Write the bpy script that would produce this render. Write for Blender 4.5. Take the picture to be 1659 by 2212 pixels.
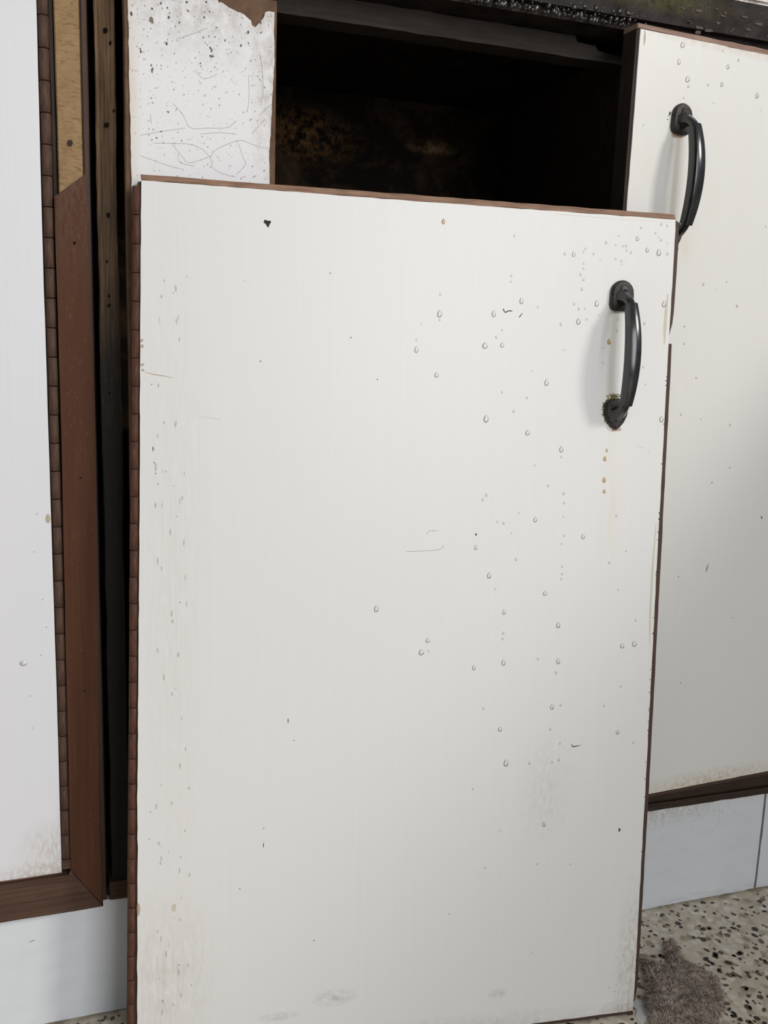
import bpy, bmesh, math, random
from mathutils import Vector, Matrix
random.seed(7)
scene = bpy.context.scene
col = scene.collection
for o in list(bpy.data.objects):
    bpy.data.objects.remove(o)

# ------------------------------------------------------------------ camera
cam_data = bpy.data.cameras.new('camera')
cam = bpy.data.objects.new('camera', cam_data)
col.objects.link(cam)
scene.camera = cam
cam_data.sensor_fit = 'HORIZONTAL'
cam_data.sensor_width = 36.0
cam_data.lens = 36.0 * 1950.0 / 1659.0
cam_data.clip_start = 0.02
cam.matrix_world = (Matrix.Translation((0.0, -0.72, 0.57187))
                    @ Matrix.Rotation(math.radians(-18.743), 4, 'Z')
                    @ Matrix.Rotation(math.radians(90 - 10.211), 4, 'X')
                    @ Matrix.Rotation(math.radians(1.974), 4, 'Z'))

# ------------------------------------------------------------------ world, lights, exposure
world = bpy.data.worlds.new('room_light')
scene.world = world
world.use_nodes = True
world.node_tree.nodes['Background'].inputs[0].default_value = (0.93, 0.965, 1.0, 1)
world.node_tree.nodes['Background'].inputs[1].default_value = 0.26

key = bpy.data.lights.new('window_light', 'AREA')
key.shape = 'RECTANGLE'
key.size, key.size_y = 0.70, 0.80
key.energy = 77
key.color = (1.0, 0.965, 0.91)
key_obj = bpy.data.objects.new('window_light', key)
col.objects.link(key_obj)
key_obj.location = (2.62, -3.11, 2.76)
key_obj.rotation_euler = (Vector((0.36, -0.09, 0.50)) - key_obj.location).to_track_quat('-Z', 'Y').to_euler()

fill = bpy.data.lights.new('added_fill_light', 'AREA')  # fill added to brighten the lower front, no real opening behind it
fill.shape = 'RECTANGLE'
fill.size, fill.size_y = 1.1, 1.7
fill.energy = 37
fill.color = (0.95, 0.975, 1.0)
fill_obj = bpy.data.objects.new('added_fill_light', fill)
col.objects.link(fill_obj)
fill_obj.location = (0.75, -2.88, 1.15)
fill_obj.rotation_euler = (Vector((0.25, 0.0, 0.40)) - fill_obj.location).to_track_quat('-Z', 'Y').to_euler()

scene.view_settings.view_transform = 'Standard'
scene.view_settings.look = 'None'
scene.view_settings.gamma = 1.0
scene.view_settings.use_curve_mapping = False
scene.view_settings.exposure = 0.0


# ------------------------------------------------------------------ materials
class NT:
    """small helper around a node tree"""
    def __init__(self, name):
        self.mat = bpy.data.materials.new(name)
        self.mat.use_nodes = True
        self.nt = self.mat.node_tree
        self.bsdf = self.nt.nodes['Principled BSDF']
        self.coord = self.nt.nodes.new('ShaderNodeTexCoord').outputs['Object']

    def node(self, kind, **kw):
        n = self.nt.nodes.new(kind)
        for k, v in kw.items():
            setattr(n, k, v)
        return n

    def link(self, a, b):
        self.nt.links.new(a, b)

    def mapping(self, scale=(1, 1, 1), loc=(0, 0, 0), rot=(0, 0, 0)):
        m = self.node('ShaderNodeMapping')
        m.inputs['Scale'].default_value = scale
        m.inputs['Location'].default_value = loc
        m.inputs['Rotation'].default_value = rot
        self.link(self.coord, m.inputs[0])
        return m.outputs[0]

    def noise(self, scale=(1, 1, 1), freq=1.0, detail=4.0, rough=0.55, loc=(0, 0, 0), dist=0.0):
        n = self.node('ShaderNodeTexNoise')
        n.inputs['Scale'].default_value = freq
        n.inputs['Detail'].default_value = detail
        n.inputs['Roughness'].default_value = rough
        n.inputs['Distortion'].default_value = dist
        self.link(self.mapping(scale, loc), n.inputs['Vector'])
        return n.outputs[0]

    def ramp(self, fac, stops):
        r = self.node('ShaderNodeValToRGB')
        el = r.color_ramp.elements
        while len(el) < len(stops):
            el.new(0.5)
        for e, (p, c) in zip(el, stops):
            e.position = p
            e.color = (c, c, c, 1) if isinstance(c, (int, float)) else (*c, 1)
        self.link(fac, r.inputs[0])
        return r.outputs[0]

    def mix(self, fac, a, b, mode='MIX'):
        m = self.node('ShaderNodeMix', data_type='RGBA', blend_type=mode)
        for sock, v in ((m.inputs['Factor'], fac), (m.inputs['A'], a), (m.inputs['B'], b)):
            if isinstance(v, (int, float)):
                sock.default_value = v
            elif isinstance(v, tuple):
                sock.default_value = (*v, 1)
            else:
                self.link(v, sock)
        return m.outputs['Result']

    def math(self, op, a, b=0.0):
        m = self.node('ShaderNodeMath', operation=op)
        for s, v in zip(m.inputs, (a, b)):
            if isinstance(v, (int, float)):
                s.default_value = v
            else:
                self.link(v, s)
        return m.outputs[0]

    def blob(self, centre, radius, hard=0.0):
        """1 inside an ellipsoid round centre, 0 outside, soft edge"""
        m = self.mapping(tuple(1.0 / r for r in radius), tuple(-c / r for c, r in zip(centre, radius)))
        v = self.node('ShaderNodeVectorMath', operation='LENGTH')
        self.link(m, v.inputs[0])
        return self.ramp(v.outputs['Value'], [(hard, 1.0), (1.0, 0.0)])

    def bump(self, height, strength=0.3, distance=0.001):
        b = self.node('ShaderNodeBump')
        b.inputs['Strength'].default_value = strength
        b.inputs['Distance'].default_value = distance
        self.link(height, b.inputs['Height'])
        self.link(b.outputs[0], self.bsdf.inputs['Normal'])

    def out(self, colour, rough=0.5, spec=0.5):
        if isinstance(colour, tuple):
            self.bsdf.inputs['Base Color'].default_value = (*colour, 1)
        else:
            self.link(colour, self.bsdf.inputs['Base Color'])
        if isinstance(rough, (int, float)):
            self.bsdf.inputs['Roughness'].default_value = rough
        else:
            self.link(rough, self.bsdf.inputs['Roughness'])
        self.bsdf.inputs['Specular IOR Level'].default_value = spec
        return self.mat


def laminate(name, base=(0.79, 0.775, 0.755), stains=(), rough=0.36):
    """white laminate with faint upright wipe streaks; stains: (centre, radius, colour, strength, noise scale)"""
    m = NT(name)
    streak = m.noise((260, 1, 5), 1.0, 3, 0.6)
    cloud = m.noise((9, 1, 5), 1.0, 3, 0.5)
    c = m.mix(m.ramp(streak, [(0.35, 0.0), (0.75, 0.07)]), base, (0.60, 0.57, 0.53))
    c = m.mix(m.ramp(cloud, [(0.35, 0.0), (0.7, 0.10)]), c, (0.83, 0.76, 0.74))
    for centre, radius, colour, strength, scale in stains:
        b = m.blob(centre, radius)
        n = m.ramp(m.noise(scale, 1.0, 5, 0.65, loc=centre), [(0.38, 0.0), (0.66, 1.0)])
        c = m.mix(m.math('MULTIPLY', m.math('MULTIPLY', b, n), strength), c, colour)
    m.bump(m.noise((900, 900, 900), 1.0, 2, 0.5), 0.05, 0.0002)
    return m.out(c, rough, 0.45)


def wood(name, dark, light, scale=(700, 700, 18), rough=0.6, bump=0.35, extra=None, spec=0.35):
    m = NT(name)
    grain = m.noise(scale, 1.0, 5, 0.65, dist=0.3)
    patch = m.noise((35, 35, 22), 1.0, 3, 0.6, loc=(3, 1, 7))
    c = m.mix(m.ramp(grain, [(0.3, 0.0), (0.72, 1.0)]), dark, light)
    c = m.mix(m.ramp(patch, [(0.4, 0.0), (0.7, 0.45)]), c, dark)
    if extra:
        c = extra(m, c)
    m.bump(grain, bump, 0.0008)
    return m.out(c, rough, spec)


GRIME = (0.22, 0.16, 0.09)
MAT = {}
MAT['door_white'] = laminate('door_white_laminate', (0.80, 0.79, 0.775), [
    ((0.36, 0, 0.64), (0.12, 1, 0.09), (0.77, 0.72, 0.62), 0.35, (60, 1, 30)),
    ((0.377, 0, 0.45), (0.012, 1, 0.09), (0.74, 0.66, 0.50), 0.45, (300, 1, 20)),
    ((0.03, 0, 0.42), (0.03, 1, 0.33), (0.60, 0.57, 0.50), 0.34, (420, 1, 40)),
    ((0.02, 0, 0.08), (0.05, 1, 0.09), (0.50, 0.46, 0.36), 0.5, (260, 1, 60)),
    ((0.20, 0, 0.0), (0.26, 1, 0.022), (0.42, 0.34, 0.23), 0.75, (160, 1, 160)),
    ((0.42, 0, 0.05), (0.02, 1, 0.09), (0.42, 0.34, 0.23), 0.7, (260, 1, 120)),
    ((0.415, 0, 0.004), (0.03, 1, 0.014), (0.30, 0.22, 0.12), 0.9, (260, 1, 260)),
    ((0.156, 0, 0.050), (0.022, 1, 0.009), (0.36, 0.35, 0.33), 0.7, (130, 1, 200)),
    ((0.296, 0, 0.036), (0.010, 1, 0.005), (0.36, 0.35, 0.33), 0.8, (130, 1, 260)),
    ((0.110, 0, 0.039), (0.020, 1, 0.005), (0.36, 0.35, 0.33), 0.7, (130, 1, 260)),
    ((0.410, 0, 0.037), (0.003, 1, 0.006), (0.40, 0.36, 0.27), 0.9, (200, 1, 100)),
    ((0.332, 0, 0.215), (0.03, 1, 0.06), (0.55, 0.54, 0.52), 0.5, (330, 1, 130)),
])
MAT['ajar_white'] = laminate('ajar_door_white_laminate', (0.79, 0.78, 0.75), [
    ((0.05, 0, 0.73), (0.10, 1, 0.12), (0.77, 0.70, 0.58), 0.35, (60, 1, 30)),
    ((0.15, 0, 0.163), (0.12, 1, 0.016), (0.52, 0.33, 0.13), 0.9, (220, 1, 220)),
    ((0.12, 0, 0.829), (0.16, 1, 0.007), (0.50, 0.30, 0.15), 0.6, (160, 1, 160)),
    ((0.063, 0, 0.672), (0.010, 1, 0.03), (0.72, 0.58, 0.40), 0.6, (120, 1, 60)),
])
MAT['left_white'] = laminate('left_door_white_laminate', (0.79, 0.79, 0.825), [
    ((-0.035, 0, 0.143), (0.06, 1, 0.016), (0.33, 0.25, 0.14), 0.95, (300, 1, 200)),
    ((-0.03, 0, 0.165), (0.03, 1, 0.03), (0.45, 0.38, 0.27), 0.7, (420, 1, 130)),
])
MAT['board'] = wood('brown_board_core', (0.055, 0.028, 0.017), (0.12, 0.06, 0.035))
MAT['lipping'] = wood('brown_edge_lipping', (0.055, 0.030, 0.021), (0.085, 0.048, 0.034), (500, 500, 30))
MAT['lipping_top'] = wood('worn_edge_lipping', (0.15, 0.070, 0.042), (0.42, 0.26, 0.165), (28, 500, 500))
MAT['lipping_ajar'] = wood('worn_grey_edge_lipping', (0.20, 0.11, 0.075), (0.42, 0.29, 0.23), (22, 500, 500))
MAT['hinge'] = wood('brown_painted_hinge_metal', (0.060, 0.026, 0.016), (0.135, 0.062, 0.040), (500, 500, 130), 0.6, 0.5, None, 0.2)
MAT['hinge_grey'] = wood('greyed_hinge_metal', (0.055, 0.031, 0.022), (0.125, 0.072, 0.050), (500, 500, 110), 0.6, 0.5, None, 0.2)


def bead_wear(m, c):
    up = m.blob((0, 0, 0.70), (0.06, 1, 0.10))
    n = m.ramp(m.noise((500, 500, 120), 1, 4, 0.7), [(0.35, 0.0), (0.6, 1.0)])
    c = m.mix(m.math('MULTIPLY', up, m.math('MULTIPLY', n, 0.6)), c, (0.15, 0.095, 0.065))
    scr = m.ramp(m.noise((900, 900, 260), 1, 2, 0.5, loc=(5, 2, 9)), [(0.70, 0.0), (0.76, 0.5)])
    return m.mix(scr, c, (0.30, 0.20, 0.15))


MAT['bead'] = wood('brown_painted_beading', (0.076, 0.029, 0.015), (0.102, 0.041, 0.022), (300, 300, 9), 0.62, 0.12, bead_wear, 0.15)
MAT['bead_low'] = wood('brown_worn_rail_beading', (0.060, 0.032, 0.022), (0.125, 0.075, 0.052), (12, 300, 400), 0.65, 0.3, None, 0.15)
MAT['bare'] = NT('bare_beige_wood')
_m = MAT['bare']
_r = _m.noise((120, 120, 420), 1, 5, 0.7, dist=1.2)
_p = _m.noise((90, 90, 60), 1, 3, 0.5)
_c = _m.mix(_m.ramp(_r, [(0.28, 0.0), (0.5, 1.0)]), (0.17, 0.095, 0.04), (0.36, 0.235, 0.12))
_c = _m.mix(_m.ramp(_p, [(0.45, 0.0), (0.75, 0.6)]), _c, (0.26, 0.155, 0.07))
_m.bump(_r, 0.55, 0.0012)
MAT['bare'] = _m.out(_c, 0.75, 0.25)


def sooty(m, c):  # sooty dirt and the leaning door's shade, painted in together towards the bottom
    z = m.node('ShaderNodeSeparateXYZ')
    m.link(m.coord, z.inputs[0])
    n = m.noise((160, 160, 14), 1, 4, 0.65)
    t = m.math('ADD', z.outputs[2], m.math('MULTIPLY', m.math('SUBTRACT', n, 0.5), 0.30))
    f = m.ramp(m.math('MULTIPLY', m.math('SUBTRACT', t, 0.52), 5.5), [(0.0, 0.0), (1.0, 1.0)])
    soot_shade = m.mix(m.noise((400, 400, 300), 1, 4, 0.7), (0.010, 0.009, 0.008), (0.034, 0.030, 0.026))
    return m.mix(f, soot_shade, c)


MAT['stile'] = wood('sooty_shaded_stile_wood', (0.050, 0.030, 0.018), (0.25, 0.155, 0.085), (520, 520, 16), 0.8, 0.6, sooty, 0.2)
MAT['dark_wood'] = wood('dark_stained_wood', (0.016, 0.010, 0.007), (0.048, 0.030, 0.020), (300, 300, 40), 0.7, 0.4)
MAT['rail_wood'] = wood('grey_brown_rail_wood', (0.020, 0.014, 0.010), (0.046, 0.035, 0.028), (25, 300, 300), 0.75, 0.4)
MAT['right_rail'] = wood('dark_grimy_rail_wood', (0.020, 0.012, 0.008), (0.060, 0.036, 0.024), (25, 300, 300), 0.6, 0.4)
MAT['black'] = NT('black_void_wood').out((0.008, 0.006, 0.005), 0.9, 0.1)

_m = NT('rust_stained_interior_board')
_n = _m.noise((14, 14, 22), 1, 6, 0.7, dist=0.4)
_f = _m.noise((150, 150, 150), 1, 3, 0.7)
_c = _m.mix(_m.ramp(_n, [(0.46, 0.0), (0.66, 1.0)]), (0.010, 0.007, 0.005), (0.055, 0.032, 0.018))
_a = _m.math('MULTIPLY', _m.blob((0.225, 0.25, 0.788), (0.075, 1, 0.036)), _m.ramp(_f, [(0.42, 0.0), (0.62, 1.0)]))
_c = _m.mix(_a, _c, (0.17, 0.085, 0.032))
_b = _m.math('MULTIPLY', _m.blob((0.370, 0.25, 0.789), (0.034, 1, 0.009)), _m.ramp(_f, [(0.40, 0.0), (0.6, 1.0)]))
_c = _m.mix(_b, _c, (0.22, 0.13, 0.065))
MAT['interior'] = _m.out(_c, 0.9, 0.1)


def scratched_panel():
    m = NT('scratched_white_laminate')
    base = (0.80, 0.79, 0.80)
    v = m.node('ShaderNodeTexVoronoi', feature='F1')
    v.inputs['Scale'].default_value = 1.0
    v.inputs['Randomness'].default_value = 1.0
    m.link(m.mapping((330, 1, 250)), v.inputs['Vector'])
    dots = m.ramp(v.outputs['Distance'], [(0.13, 1.0), (0.22, 0.0)])
    dens = m.ramp(m.noise((45, 1, 45), 1, 3, 0.6), [(0.40, 0.0), (0.60, 1.0)])
    c = m.mix(m.math('MULTIPLY', m.math('MULTIPLY', dots, dens), 0.8), base, (0.22, 0.18, 0.15))
    top = m.blob((0.09, 0, 0.835), (0.10, 1, 0.075))
    dirt = m.ramp(m.noise((120, 1, 90), 1, 5, 0.7), [(0.36, 0.0), (0.62, 1.0)])
    c = m.mix(m.math('MULTIPLY', m.math('MULTIPLY', top, dirt), 0.85), c, (0.33, 0.27, 0.20))
    rgt = m.blob((0.141, 0, 0.76), (0.02, 1, 0.09))
    c = m.mix(m.math('MULTIPLY', m.math('MULTIPLY', rgt, dirt), 0.7), c, (0.36, 0.30, 0.23))
    lft = m.blob((0.037, 0, 0.74), (0.010, 1, 0.12))
    c = m.mix(m.math('MULTIPLY', lft, 0.55), c, (0.62, 0.48, 0.33))
    low = m.blob((0.040, 0, 0.63), (0.012, 1, 0.06))
    c = m.mix(m.math('MULTIPLY', low, 0.6), c, (0.42, 0.44, 0.42))
    return m.out(c, 0.5, 0.35)


MAT['scratched'] = scratched_panel()

_m = NT('glazed_white_tile')
_c = _m.mix(_m.ramp(_m.noise((25, 1, 60), 1, 4, 0.6), [(0.45, 0.0), (0.8, 0.25)]), (0.76, 0.785, 0.82), (0.60, 0.60, 0.60))
_g = _m.math('MULTIPLY', _m.blob((0.56, 0, 0.112), (0.10, 1, 0.022)), _m.ramp(_m.noise((200, 1, 200), 1, 5, 0.7), [(0.42, 0.0), (0.62, 1.0)]))
_c = _m.mix(_m.math('MULTIPLY', _g, 0.6), _c, (0.42, 0.30, 0.17))
_g = _m.math('MULTIPLY', _m.blob((0.62, 0, 0.0), (0.25, 1, 0.014)), _m.ramp(_m.noise((40, 1, 300), 1, 5, 0.7), [(0.40, 0.0), (0.62, 1.0)]))
_c = _m.mix(_m.math('MULTIPLY', _g, 0.6), _c, (0.42, 0.42, 0.40))
MAT['tile'] = _m.out(_c, 0.16, 0.5)
MAT['grout'] = NT('dirty_brown_grout').out((0.045, 0.032, 0.02), 0.9, 0.1)

_m = NT('terrazzo_floor')
_v = _m.node('ShaderNodeTexVoronoi', feature='F1')
_v.inputs['Scale'].default_value = 1.0
_m.link(_m.mapping((130, 130, 130)), _v.inputs['Vector'])
_cell = _m.node('ShaderNodeSeparateColor')
_m.link(_v.outputs['Color'], _cell.inputs[0])
_c = _m.ramp(_cell.outputs[0], [(0.0, (0.36, 0.29, 0.20)), (0.30, (0.68, 0.59, 0.46)), (0.65, (0.78, 0.70, 0.57)), (1.0, (0.88, 0.82, 0.71))])
_e = _m.ramp(_v.outputs['Distance'], [(0.38, 0.0), (0.62, 1.0)])
_c = _m.mix(_m.math('MULTIPLY', _e, 0.6), _c, (0.64, 0.56, 0.44))
_m.bump(_m.noise((300, 300, 300), 1, 2, 0.5), 0.1, 0.0003)
MAT['terrazzo'] = _m.out(_c, 0.4, 0.4)
_m = NT('dark_terrazzo_chip')
_c = _m.ramp(_m.noise((60, 60, 60), 1, 1, 0.5), [(0.35, (0.022, 0.018, 0.015)), (0.60, (0.17, 0.125, 0.085))])
MAT['chip'] = _m.out(_c, 0.4, 0.4)
MAT['putty'] = NT('pale_floor_putty').out((0.70, 0.69, 0.66), 0.5, 0.3)

_m = NT('wet_mossy_dark_stone')
_n = _m.noise((60, 60, 90), 1, 5, 0.7)
_c = _m.mix(_m.ramp(_n, [(0.38, 0.0), (0.7, 1.0)]), (0.007, 0.004, 0.003), (0.034, 0.023, 0.018))
_g = _m.math('MULTIPLY', _m.blob((0.45, -0.035, 0.858), (0.09, 0.02, 0.012)), _m.ramp(_m.noise((200, 200, 200), 1, 4, 0.7), [(0.35, 0.0), (0.6, 1.0)]))
_c = _m.mix(_g, _c, (0.080, 0.075, 0.012))
_m.bump(_m.noise((420, 420, 420), 1, 4, 0.7), 0.9, 0.0015)
MAT['fascia'] = _m.out(_c, _m.ramp(_m.noise((30, 30, 30), 1, 2, 0.5, loc=(4, 4, 4)), [(0.4, 0.2), (0.6, 0.7)]), 0.35)
MAT['flake'] = NT('pale_grey_debris').out((0.10, 0.075, 0.062), 0.7, 0.2)
_m = NT('speckled_pale_stone')
_c = _m.ramp(_m.noise((220, 220, 220), 1, 3, 0.7), [(0.35, (0.30, 0.24, 0.20)), (0.55, (0.62, 0.56, 0.52)), (0.75, (0.74, 0.70, 0.66))])
MAT['slab'] = _m.out(_c, 0.4, 0.4)

_m = NT('black_glossy_handle')
_c = _m.mix(_m.ramp(_m.noise((160, 160, 160), 1, 4, 0.6), [(0.45, 0.0), (0.7, 1.0)]), (0.010, 0.011, 0.014), (0.026, 0.025, 0.026))
MAT['handle'] = _m.out(_c, 0.20, 0.7)
_m = NT('grimy_dark_handle_plate')
_n = _m.noise((420, 420, 420), 1, 4, 0.7)
_c = _m.mix(_m.ramp(_n, [(0.4, 0.0), (0.7, 1.0)]), (0.014, 0.011, 0.010), (0.065, 0.048, 0.042))
_m.bump(_n, 0.5, 0.0006)
MAT['plate'] = _m.out(_c, 0.5, 0.4)
MAT['screw'] = NT('rusty_screw_head').out((0.030, 0.022, 0.020), 0.35, 0.6)

_m = NT('brown_fluffy_cloth')
_c = _m.mix(_m.ramp(_m.noise((260, 260, 260), 1, 4, 0.7), [(0.35, 0.0), (0.68, 1.0)]), (0.20, 0.15, 0.125), (0.46, 0.37, 0.315))
MAT['cloth'] = _m.out(_c, 0.95, 0.05)
_m = NT('brown_cloth_fibre')
_c = _m.mix(_m.ramp(_m.noise((140, 140, 140), 1, 3, 0.6), [(0.35, 0.0), (0.68, 1.0)]), (0.26, 0.20, 0.165), (0.70, 0.58, 0.50))
MAT['fibre'] = _m.out(_c, 0.95, 0.05)
MAT['wall'] = NT('painted_plaster').out((0.62, 0.60, 0.57), 0.8, 0.2)
MAT['shade_wall'] = NT('grey_shade_wall').out((0.55, 0.53, 0.50), 0.8, 0.2)


def film(name, colour, alpha, rough=0.6):
    m = NT(name)
    m.out(colour, rough, 0.2)
    m.bsdf.inputs['Alpha'].default_value = alpha
    return m.mat


MAT['mark_dark'] = film('dark_speck', (0.045, 0.038, 0.033), 0.75)
MAT['mark_grey'] = film('grey_scratch', (0.20, 0.19, 0.18), 0.45)
MAT['faint'] = film('faint_grey_streak', (0.34, 0.33, 0.30), 0.28)
MAT['stain_yellow'] = film('yellow_drip_stain', (0.55, 0.46, 0.22), 0.55)
MAT['stain_orange'] = film('orange_rust_stain', (0.48, 0.25, 0.09), 0.4)
MAT['stain_green'] = film('olive_algae_stain', (0.16, 0.15, 0.03), 0.8)
MAT['stain_cream'] = film('cream_edge_stain', (0.66, 0.55, 0.34), 0.33)
MAT['stain_tan'] = film('tan_grey_dirt', (0.18, 0.15, 0.11), 0.7)
MAT['brown_chip'] = NT('brown_chipped_core').out((0.045, 0.032, 0.027), 0.8, 0.2)
MAT['exposed'] = wood('exposed_brown_board', (0.10, 0.055, 0.032), (0.19, 0.115, 0.07), (60, 60, 60), 0.85, 0.4)


def water(name, tint, dark, rough=0.09, ior=1.45):
    m = NT(name)
    nt = m.nt
    nt.nodes.remove(m.bsdf)
    tr = m.node('ShaderNodeBsdfTransparent')
    lw = m.node('ShaderNodeLayerWeight')
    lw.inputs['Blend'].default_value = 0.35
    c = m.mix(m.ramp(lw.outputs['Facing'], [(0.25, 0.0), (0.95, 1.0)]), tint, dark)
    m.link(c, tr.inputs[0])
    gl = m.node('ShaderNodeBsdfGlossy')
    gl.inputs['Roughness'].default_value = rough
    fr = m.node('ShaderNodeFresnel')
    fr.inputs['IOR'].default_value = ior
    mx = m.node('ShaderNodeMixShader')
    m.link(fr.outputs[0], mx.inputs[0])
    m.link(tr.outputs[0], mx.inputs[1])
    m.link(gl.outputs[0], mx.inputs[2])
    m.link(mx.outputs[0], nt.nodes['Material Output'].inputs[0])
    return m.mat


MAT['water'] = water('clear_water', (0.99, 0.99, 0.985), (0.86, 0.85, 0.84))
MAT['water_film'] = water('rippled_wet_film', (0.95, 0.94, 0.93), (0.7, 0.69, 0.68), 0.24, 1.9)
MAT['water_tan'] = water('tan_water', (0.90, 0.78, 0.60), (0.60, 0.42, 0.25))


# ------------------------------------------------------------------ mesh helpers
def finish(name, bm, mat, parent=None, smooth=False, kind=None):
    me = bpy.data.meshes.new(name)
    bm.normal_update()
    bm.to_mesh(me)
    bm.free()
    me.materials.append(MAT[mat])
    if smooth:
        for p in me.polygons:
            p.use_smooth = True
    o = bpy.data.objects.new(name, me)
    col.objects.link(o)
    if parent:
        o.parent = parent
    if kind:
        o['kind'] = kind
    return o


def empty(name, loc=(0, 0, 0), rotz=0.0):
    o = bpy.data.objects.new(name, None)
    o.empty_display_size = 0.05
    col.objects.link(o)
    o.location = loc
    o.rotation_euler = (0, 0, rotz)
    return o


def tag(o, label, cat, group=None):
    o['label'] = label
    o['category'] = cat
    if group:
        o['group'] = group
    return o


def slab(bm, outline, y0, y1, bevel=0.0):
    """outline in (x, z), counter-clockwise seen from the front; y0 is the front, y1 the back"""
    f = [bm.verts.new((x, y0, z)) for x, z in outline]
    b = [bm.verts.new((x, y1, z)) for x, z in outline]
    n = len(outline)
    ff = bm.faces.new(f)
    bm.faces.new(b[::-1])
    for i in range(n):
        j = (i + 1) % n
        bm.faces.new((f[j], f[i], b[i], b[j]))
    if bevel:
        es = [e for e in ff.edges]
        bmesh.ops.bevel(bm, geom=es, offset=bevel, segments=2, affect='EDGES', clamp_overlap=True)
    bmesh.ops.recalc_face_normals(bm, faces=bm.faces)


def plate(name, outline, y0, y1, mat, parent=None, bevel=0.0, kind=None):
    bm = bmesh.new()
    slab(bm, outline, y0, y1, bevel)
    return finish(name, bm, mat, parent, kind=kind)


def rect(x0, x1, z0, z1):
    return [(x0, z0), (x1, z0), (x1, z1), (x0, z1)]


def ragged(pts, amp, step=0.006, seed=1, closed=True):
    """subdivide an outline and shake it: worn, chipped edges"""
    r = random.Random(seed)
    out = []
    n = len(pts)
    for i in range(n if closed else n - 1):
        a, b = Vector(pts[i]), Vector(pts[(i + 1) % n])
        d = (b - a)
        k = max(1, int(d.length / step))
        nrm = Vector((-d.y, d.x)).normalized() if d.length else Vector((0, 0))
        for j in range(k):
            s = 0 if j == 0 else (r.random() * 2 - 1) * amp * (2.2 if r.random() < 0.06 else 1)
            out.append(tuple(a + d * (j / k) + nrm * s))
    return out


def box(bm, x0, x1, y0, y1, z0, z1):
    r = bmesh.ops.create_cube(bm, size=1.0)
    for v in r['verts']:
        v.co = Vector(((x0 + x1) / 2 + v.co.x * (x1 - x0), (y0 + y1) / 2 + v.co.y * (y1 - y0), (z0 + z1) / 2 + v.co.z * (z1 - z0)))


def boxes(name, lst, mat, parent=None, bevel=0.0):
    bm = bmesh.new()
    for b in lst:
        box(bm, *b)
    if bevel:
        bmesh.ops.bevel(bm, geom=list(bm.edges), offset=bevel, segments=2, affect='EDGES')
    return finish(name, bm, mat, parent)


def worn_post(name, x0, x1, y0, y1, z0, z1, mat, parent, amp=0.0005, n=60, seed=3):
    """upright board whose edges wander a little along its length"""
    r = random.Random(seed)
    bm = bmesh.new()
    prev = None
    a = [0, 0, 0, 0]
    for i in range(n + 1):
        z = z0 + (z1 - z0) * i / n
        a = [max(-amp, min(amp, q + (r.random() - 0.5) * amp)) for q in a]
        ch = 0.0009
        ring = [bm.verts.new(p) for p in ((x0 + a[0], y0 + ch, z), (x0 + ch + a[0], y0 + a[2], z), (x1 - ch + a[1], y0 + a[3], z),
                                          (x1 + a[1], y0 + ch, z), (x1 + a[1], y1, z), (x0 + a[0], y1, z))]
        if prev:
            for k in range(6):
                bm.faces.new((prev[k], prev[(k + 1) % 6], ring[(k + 1) % 6], ring[k]))
        else:
            bm.faces.new(ring[::-1])
        prev = ring
    bm.faces.new(prev)
    bmesh.ops.recalc_face_normals(bm, faces=bm.faces)
    return finish(name, bm, mat, parent)


def mm(pts):
    return [(a / 1000.0, b / 1000.0) for a, b in pts]


def disc(bm, x, z, rx, rz, y, seed=0, n=9, amp=0.25):
    r = random.Random(seed)
    vs = []
    for i in range(n):
        a = 2 * math.pi * i / n
        k = 1 + (r.random() - 0.5) * 2 * amp
        vs.append(bm.verts.new((x + math.cos(a) * rx * k, y, z + math.sin(a) * rz * k)))
    bm.faces.new(vs)


def stroke(bm, pts, w, y, taper=True):
    """thin flat line through pts (x, z)"""
    n = len(pts)
    L, R = [], []
    for i, p in enumerate(pts):
        a = Vector(pts[max(0, i - 1)])
        b = Vector(pts[min(n - 1, i + 1)])
        d = (b - a).normalized()
        nn = Vector((-d.y, d.x))
        k = w * (0.35 if taper and i in (0, n - 1) else 1.0) / 2
        q = Vector(p)
        L.append(bm.verts.new((q.x + nn.x * k, y, q.y + nn.y * k)))
        R.append(bm.verts.new((q.x - nn.x * k, y, q.y - nn.y * k)))
    for i in range(n - 1):
        bm.faces.new((L[i], R[i], R[i + 1], L[i + 1]))


def smooth_line(pts, sub=6):
    out = []
    n = len(pts)
    for i in range(n - 1):
        p0, p1, p2, p3 = [Vector(pts[max(0, min(n - 1, k))]) for k in (i - 1, i, i + 1, i + 2)]
        for j in range(sub):
            t = j / sub
            out.append(tuple(0.5 * ((2 * p1) + (p2 - p0) * t + (2 * p0 - 5 * p1 + 4 * p2 - p3) * t * t + (3 * p1 - p0 - 3 * p2 + p3) * t ** 3)))
    out.append(tuple(pts[-1]))
    return out


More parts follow.
